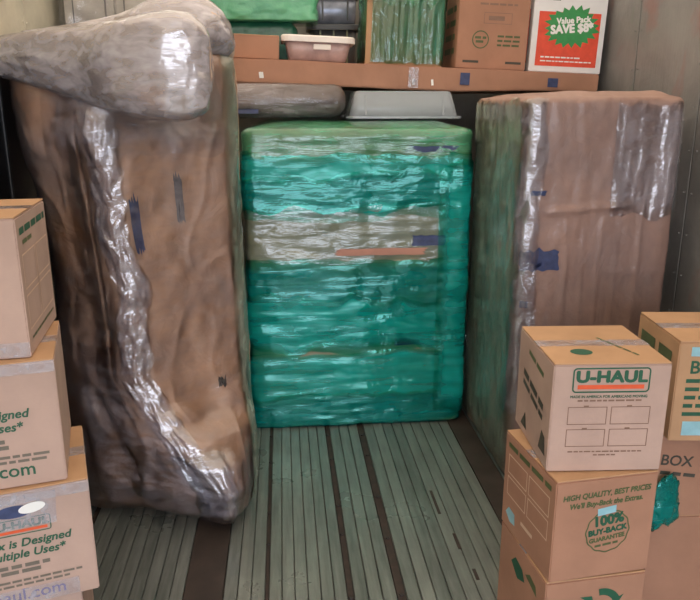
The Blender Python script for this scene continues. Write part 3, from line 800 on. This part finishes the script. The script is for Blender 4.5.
f.text('for Multiple Uses*', ux-0.075, -0.002, 0.030, 'green_ink', shear=0.2, bold=0.0008)
f.words(ux-0.05, -0.035, 0.10, 0.010, 'small_ink', 0, 4); f.words(ux-0.04, -0.050, 0.09, 0.010, 'small_ink', 0, 5)
f.words(ux-0.01, -0.075, 0.20, 0.007, 'small_ink', 0, 8); f.words(ux-0.015, -0.088, 0.20, 0.007, 'small_ink', 0, 9)
f.text('uhaul.com', ux-0.04, -0.112, 0.046, 'green_ink', bold=0.0006)
f.poly('sticker', [(-.06, -.05), (.05, -.05), (.05, .05), (-.06, .05)], 'tape', ux-0.055, 0.095, 0, 0.0014)
f.rect('packing_tape', 0.42, 0.028, 'tape', 0, 0.139, 0, 0.0018)
p = place_fr((-0.586, 1.600), R(7), 0.42, 0.33)
l1, F = carton('moving_box', (p[0], p[1], 1.0395), R(7), 0.42, 0.33, 0.325, 'cardboard moving box with ruled panels on its side, topmost before the sofa', 'card_pink', gL)
F['front'].rect('packing_tape', 0.42, 0.035, 'tape', 0, -0.142, 0, 0.0016)
f = F['right']
f.words(0.0, 0.125, 0.28, 0.016, 'green_ink', 0, 3); f.words(-0.07, 0.098, 0.10, 0.010, 'olive_ink', 0, 6)
for i in (0, 1):
    for j in (0, 1):
        f.frame('printed_frame', 0.135, 0.082, 0.0035, 'pale_ink', -0.072+0.146*i, 0.032-0.095*j)
f.words(0.0, -0.125, 0.26, 0.006, 'olive_ink', 0, 8)

# ------------------------------------------------------------------ load on top of the cabinet
ZC = 1.521
# rolled rug in clear film
rug = thing('wrapped_rug', (0, 0, 0), 0, 'rolled rug in brown paper and clear film lying on the teal cabinet', 'rug')
rp = [(-0.36, 3.66, 1.620, 0.0095), (-0.355, 3.66, 1.620, 0.0669), (-0.30, 3.66, 1.620, 0.0802), (0.0, 3.66, 1.620, 0.0802), (0.22, 3.66, 1.620, 0.0783), (0.285, 3.66, 1.620, 0.0707), (0.315, 3.66, 1.620, 0.0382), (0.32, 3.66, 1.620, 0.0048)]
roll_mesh('rug_roll', rp, wrapped_paper('rug_paper', srgb(112, 86, 74), srgb(66, 50, 44), (2, 14, 14), 0.15, 0.7), rug, 48, 0.005, 2.0, -0.003)
roll_mesh('film_cover', rp[1:-1], M['soft_film'], rug, 48, 0.005, 7.0, 0.003)
oval_m = box_mesh(-0.05, 0.05, -0.001, 0.001, -0.012, 0.012)
lb = link('printed_label', oval_m, M['blue_label'], rug); lb.location = (-0.16, 3.583, 1.57); lb.rotation_euler = (R(-32), 0, 0)

# clear plastic bin, upside down on its lid
n = N('frosted_plastic'); n.set(Roughness=0.18); n.b.inputs['Base Color'].default_value = srgb(186, 192, 196)
n.b.inputs['Alpha'].default_value = 0.55
ff = n.noise(n.coords((8, 8, 3)), 5, 3); n.l.new(n.bump(ff, 0.2, 0.01), n.b.inputs['Normal']); M['frost'] = n.m
def tub(name, loc, wt, dt, wb, db, h, wall_mat, rim_mat, label, cat, group=None, flip=False, lid_mat=None, ribs=0, rz=0):
    """tapered storage tub with a rolled rim; flip turns it over"""
    t = thing(name, loc, rz, label, cat, group)
    def rr(w, d, r, k=6):
        L = []
        for cx, cy, st in ((w/2-r, -d/2+r, -90), (w/2-r, d/2-r, 0), (-w/2+r, d/2-r, 90), (-w/2+r, -d/2+r, 180)):
            for i in range(k): an = R(st+i*90/(k-1)); L.append((cx+r*math.cos(an), cy+r*math.sin(an)))
        return L
    zz = lambda z: (h-z) if flip else z
    rows = [(wb-0.02, db-0.02, 0.0, 0.03), (wb, db, 0.008, 0.035), (lerp(wb, wt, .5), lerp(db, dt, .5), h*0.5, 0.038), (wt, dt, h-0.001, 0.04),
            (wt-0.005, dt-0.005, h-0.001, 0.038), (lerp(wb, wt, .5)-.005, lerp(db, dt, .5)-.005, h*0.5, 0.036), (wb-0.006, db-0.006, 0.012, 0.033)]
    vs, fs = [], []
    for w, d, z, r in rows: vs += [(x, y, zz(z)) for x, y in rr(w, d, r)]
    K = 24
    for j in range(len(rows)-1):
        for i in range(K):
            q = (j*K+i, j*K+(i+1) % K, (j+1)*K+(i+1) % K, (j+1)*K+i); fs.append(q if not flip else q[::-1])
    fs.append(tuple(range(K)) if flip else tuple(range(K))[::-1]); fs.append(tuple((len(rows)-1)*K+i for i in range(K)))
    from_py('tub_wall', vs, fs, wall_mat, t, True)
    # rim
    O = rr(wt+0.03, dt+0.03, 0.05); I = rr(wt-0.002, dt-0.002, 0.04); vs, fs = [], []
    za, zb = zz(h-0.012), zz(h)
    for L, z in ((O, za), (O, zb), (I, zb), (I, za)): vs += [(x, y, z) for x, y in L]
    for j in range(4):
        for i in range(K): fs.append((j*K+i, j*K+(i+1) % K, ((j+1) % 4)*K+(i+1) % K, ((j+1) % 4)*K+i))
    from_py('rim', vs, fs, rim_mat, t)
    if lid_mat:
        O1, O2 = rr(wt+0.04, dt+0.04, 0.055), rr(wt+0.028, dt+0.028, 0.05); vs, fs = [], []
        z0, z1 = h+0.0005, h+0.02
        for L, z in ((O1, z0-0.012), (O1, z1-0.006), (O2, z1), ([(x*.9, y*.9) for x, y in O2], z1), ([(x*.88, y*.88) for x, y in O2], z1-0.006)): vs += [(x, y, z) for x, y in L]
        for j in range(4):
            for i in range(K): fs.append((j*K+i, j*K+(i+1) % K, (j+1)*K+(i+1) % K, (j+1)*K+i))
        fs.append(tuple(4*K+i for i in range(K)))
        from_py('lid', vs, fs, lid_mat, t)
    for k in range(ribs):
        x = lerp(-wb/2+0.05, wb/2-0.05, k/(ribs-1)); sl = (dt-db)/2
        m_ = bpy.data.meshes.new('rib')
        y0, y1 = -db/2, -dt/2
        za, zb = zz(0.02), zz(h-0.015)
        m_.from_pydata([(x-.006, y0-.001, za), (x+.006, y0-.001, za), (x+.006, y1+.002, zb), (x-.006, y1+.002, zb), (x-.004, y0-.006, za), (x+.004, y0-.006, za), (x+.004, y1-.002, zb), (x-.004, y1-.002, zb)], [],
            [(4, 5, 6, 7), (0, 4, 7, 3), (5, 1, 2, 6), (0, 1, 5, 4), (7, 6, 2, 3)]); m_.update()
        link('rib', m_, rim_mat, t)
    return t
cb = tub('plastic_bin', (0.615, 3.80, 1.535), 0.56, 0.36, 0.49, 0.30, 0.133, M['frost'], M['frost'], 'frosted clear plastic bin turned upside down on the teal cabinet', 'bin', None, True, None, 2)

# the long flat carton and everything on it share its slight slope
SL = R(2.2)
def top_z(x): return 1.83 - 0.038*(x+0.24)
lc = thing('long_carton', (0.70, 4.235, 1.735), 0, 'long flat cardboard carton lying across the wrapped load', 'carton', None, SL)
lw = 1.94
bm = bmesh.new(); bmesh.ops.create_cube(bm, size=1)
bmesh.ops.subdivide_edges(bm, edges=[e for e in bm.edges if abs((e.verts[0].co-e.verts[1].co).x) > .5], cuts=30)
for v in bm.verts:
    x = v.co.x*lw; zt = 0.0
    hgt = 0.117 if x < 0.1 else lerp(0.117, 0.09, smooth((x-0.1)/0.8))
    v.co = Vector((x, v.co.y*0.93 + 0.004*nz(x*5, v.co.z*3), (0.058 if v.co.z > 0 else 0.058-hgt) + 0.003*nz(x*7, v.co.y, v.co.z)))
bmesh.ops.bevel(bm, geom=[e for e in bm.edges if e.calc_face_angle(0) > 1.0], offset=0.006, segments=2, affect='EDGES')
me = bpy.data.meshes.new('body'); bm.to_mesh(me); bm.free(); link('body', me, M['card_red'], lc)
fc = Face(lc, (0, -0.465, 0), (1, 0, 0), (0, 0, 1))
for x, w_, h_ in ((0.25, 0.05, 0.06), (0.72, 0.055, 0.045)): fc.rect('label_tape', w_, h_, 'blue_label', x, 0.005, 0, 0.006)
for x in (-0.80, -0.79, -0.02, 0.08): fc.rect('scuff', 0.012, 0.03, 'white_ink', x, -0.02, 8, 0.006)
fc.rect('packing_tape', 0.05, 0.10, 'tape', -0.02, 0.0, 0, 0.0065)

def zc(x): return 1.735 + 0.058*math.cos(SL) - (x-0.70)*math.sin(SL) + 0.005
# small plain box
t, F = carton('cardboard_box', (-0.17, 3.98, zc(-0.17)), 0, 0.33, 0.26, 0.115, 'small plain cardboard box beside the white-lidded tub', 'card_red', None, 'box', True, True, SL)
# tub with white lid
M['pinktub'] = plain('pinkish_plastic', srgb(186, 158, 152), 0.3, var=0.25, scale=14)
M['lid'] = plain('white_plastic', srgb(236, 228, 220), 0.35, var=0.03)
t = tub('storage_tub', (0.195, 3.98, zc(0.195)), 0.345, 0.24, 0.30, 0.20, 0.105, M['pinktub'], M['lid'], 'pinkish storage tub with a white lid on the long carton', 'tub', None, False, M['lid'])
t.rotation_euler.y = SL
hm = box_mesh(-0.045, 0.045, -0.008, 0.002, -0.014, 0.014, 0.004, 2); h = link('latch', hm, M['lid'], t); h.location = (0.02, -0.122, 0.07); h.rotation_euler.x = R(-8)
# grey totes, one on the other
M['greytote'] = plain('dark_grey_plastic', srgb(72, 74, 76), 0.4)
M['totelid'] = plain('olive_rim', srgb(124, 128, 96), 0.4)
M['silver'] = plain('silver_plastic', srgb(128, 134, 148), 0.25, 0.4, var=0.35, scale=10)
tub('grey_tote', (0.325, 4.61, zc(0.325)+0.008), 0.28, 0.20, 0.26, 0.18, 0.225, M['greytote'], M['totelid'], 'dark grey tote behind the white-lidded tub', 'tote', None, False, M['greytote'], 3)
t = tub('silver_tote', (0.335, 4.61, zc(0.325)+0.255), 0.26, 0.19, 0.25, 0.17, 0.16, M['silver'], M['greytote'], 'silver grey tote stacked on the dark grey tote', 'tote', None, False, M['greytote'], 2)

# green wrapped side table upper left
def wrapped_box(name, x0, x1, y0, y1, z0, z1, mat, parent, amp=0.008, fz=16, r=0.04, seed=0, fu=3, NU=120, NV=30, bname='film_cover'):
    def dsp(u, z):
        c, s = math.cos(2*math.pi*u), math.sin(2*math.pi*u)
        return amp*fbm(c*fu+seed, s*fu, z*fz, 4)
    w = Wrap(rect_ring(x0, x1, y0, y1, r), z0, z1, dsp, min(r, (z1-z0)*0.4), None, 0.01)
    w.body(bname, mat, parent, NU, NV, 6); return w
gt = thing('wrapped_side_table', (0, 0, 0), 0, 'side table in bright green stretch film above the small cardboard box', 'table')
solid_green = wrapped_paper('green_film_layers', srgb(92, 176, 130), srgb(50, 140, 104), (2, 2, 14), 1.0, 0.4)
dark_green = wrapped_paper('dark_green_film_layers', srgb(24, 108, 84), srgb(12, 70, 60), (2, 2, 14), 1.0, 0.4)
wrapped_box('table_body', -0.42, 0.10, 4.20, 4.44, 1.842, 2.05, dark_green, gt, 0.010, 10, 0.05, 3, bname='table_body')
wrapped_box('table_top', -0.50, 0.215, 4.14, 4.47, 2.045, 2.24, solid_green, gt, 0.016, 12, 0.06, 6, bname='table_top')
# white cupboard behind the sofa
wc = thing('white_cupboard', (0, 0, 0), 0, 'white panelled cupboard under loose clear film behind the wrapped sofa', 'cupboard')
M['cupwhite'] = plain('cream_paint', srgb(214, 208, 196), 0.5, var=0.06)
M['groove'] = plain('panel_groove', srgb(120, 116, 112), 0.6)
box('body', (-1.07, -0.56, 3.92, 4.40, 0.0, 2.30), M['cupwhite'], wc, 0.008)
for x0, x1 in ((-1.06, -0.82), (-0.81, -0.57)):
    dr = box('door', (x0, x1, 3.90, 3.92, 0.05, 2.27), M['cupwhite'], wc, 0.004)
    for z0, z1 in ((0.12, 1.0), (1.08, 1.82), (1.90, 2.22)):
        box('door_panel', (x0+0.045, x1-0.045, 3.893, 3.90, z0, z1), M['cupwhite'], dr, 0.006)
        fr = Face(dr, ((x0+x1)/2, 3.8995, (z0+z1)/2), (1, 0, 0), (0, 0, 1)); fr.frame('groove', (x1-x0)-0.075, (z1-z0)+0.014, 0.010, 'groove', 0, 0)
vs, fs = [], []
for j in range(31):
    for i in range(41):
        x = lerp(-1.08, -0.42, i/40); z = lerp(1.62, 2.32, j/30)
        vs.append((x, 3.868+0.018*fbm(x*7, z*7, 0, 4), z))
for j in range(30):
    for i in range(40): fs.append((j*41+i, j*41+i+1, (j+1)*41+i+1, (j+1)*41+i))
from_py('loose_film', vs, fs, M['clear_film'], wc, True)

# green wrapped carton
gc, F = carton('wrapped_carton', (0.648, 4.05, zc(0.648)), 0, 0.41, 0.30, 0.46, 'tall cardboard carton half hidden by green film, between tote and lettered box', 'card', None, 'carton', True, False, SL)
def gd(u, z):
    c, s = math.cos(2*math.pi*u), math.sin(2*math.pi*u); return 0.006*fbm(c*14, s*14, z*3, 4)
GW = Wrap(rect_ring(-0.205, 0.205, -0.15, 0.15, 0.03), 0.001, 0.462, gd, 0.02)
GW.band('green_film', M['vert_green'], gc, 0.02, 1.0, 0.01, 0.45, 0.010, 0.006, 14, 4, NU=160, NV=40, seed=4, edge=0.01)
GW.band('green_film', M['green_film'], gc, 0.0, 1.0, 0.30, 0.46, 0.016, 0.006, 10, 5, NU=160, NV=24, seed=9, edge=0.05)
# lettered moving box
t, F = carton('moving_box', (1.105, 4.02, zc(1.105)), R(0), 0.375, 0.34, 0.40, 'cardboard moving box with small framed print beside the red and white box', 'card_red', None, 'box', True, True, SL)
f = F['front']
f.frame('printed_frame', 0.15, 0.055, 0.003, 'brown_ink', 0.02, 0.052); f.words(0.02, 0.052, 0.10, 0.022, 'brown_ink', 0, 5)
f.words(0.02, 0.12, 0.20, 0.010, 'brown_ink', 0, 6)
f.ring('stamp_ring', 0.045, 0.006, 'olive_ink', -0.065, -0.055); f.words(-0.065, -0.045, 0.06, 0.012, 'olive_ink', 0, 8); f.words(-0.065, -0.065, 0.05, 0.012, 'olive_ink', 0, 9)
for k in range(3): f.words(0.085, -0.035-0.022*k, 0.12, 0.010, 'olive_ink', 0, 12+k)
for x in (-0.11, 0.12): f.rect('printed_bar', 0.085, 0.012, 'dark_ink', x, -0.165)
f = F['left']
for k in range(4): f.words(0.0, 0.1-0.07*k, 0.22, 0.03, 'olive_ink', 0, 20+k)
# red and white value pack box
t, F = carton('value_pack_box', (1.510, 4.00, zc(1.510)), R(0), 0.395, 0.30, 0.42, 'white box with red panel and green starburst offering eight dollars off', 'white_card', None, 'box', True, False, SL)
f = F['front']
f.rect('printed_panel', 0.335, 0.270, 'red_ink', 0.0, -0.045)
pts = []
rnd = random.Random(4)
for k in range(40):
    an = 2*math.pi*k/40; q = 1.0 if k % 2 == 0 else 0.80
    q *= rnd.uniform(0.95, 1.08)
    pts.append((0.150*q*math.cos(an), 0.105*q*math.sin(an)))
vsb = [(0, 0)] + pts
me = bpy.data.meshes.new('starburst'); me.from_pydata([(x, y, 0) for x, y in vsb], [], [(0, 1+k, 1+(k+1) % 40) for k in range(40)]); me.update()
f.put('starburst', me, M['burst_ink'], 0.015, 0.02, 5, 0.0018)
f.text('Value Pack', 0.02, 0.052, 0.042, 'white_ink', 6, 0.0028, bold=0.002)
f.text('SAVE $8*', 0.015, 0.010, 0.058, 'white_ink', 6, 0.0028, bold=0.0035)
f.words(0.02, -0.03, 0.12, 0.008, 'white_ink', 6, 5)
f.words(-0.03, -0.135, 0.22, 0.007, 'white_ink', 0, 3); f.words(0.0, -0.155, 0.28, 0.006, 'white_ink', 0, 2)
f.words(-0.11, 0.150, 0.10, 0.010, 'green_ink', 0, 2)
f = F['left']; f.rect('printed_panel', 0.20, 0.27, 'red_ink', 0, -0.03)

# black panel slotted between sofa and left wall
bp = thing('black_panel', (0, 0, 0), 0, 'dark upright panel slotted between the wrapped sofa and the side wall', 'panel')
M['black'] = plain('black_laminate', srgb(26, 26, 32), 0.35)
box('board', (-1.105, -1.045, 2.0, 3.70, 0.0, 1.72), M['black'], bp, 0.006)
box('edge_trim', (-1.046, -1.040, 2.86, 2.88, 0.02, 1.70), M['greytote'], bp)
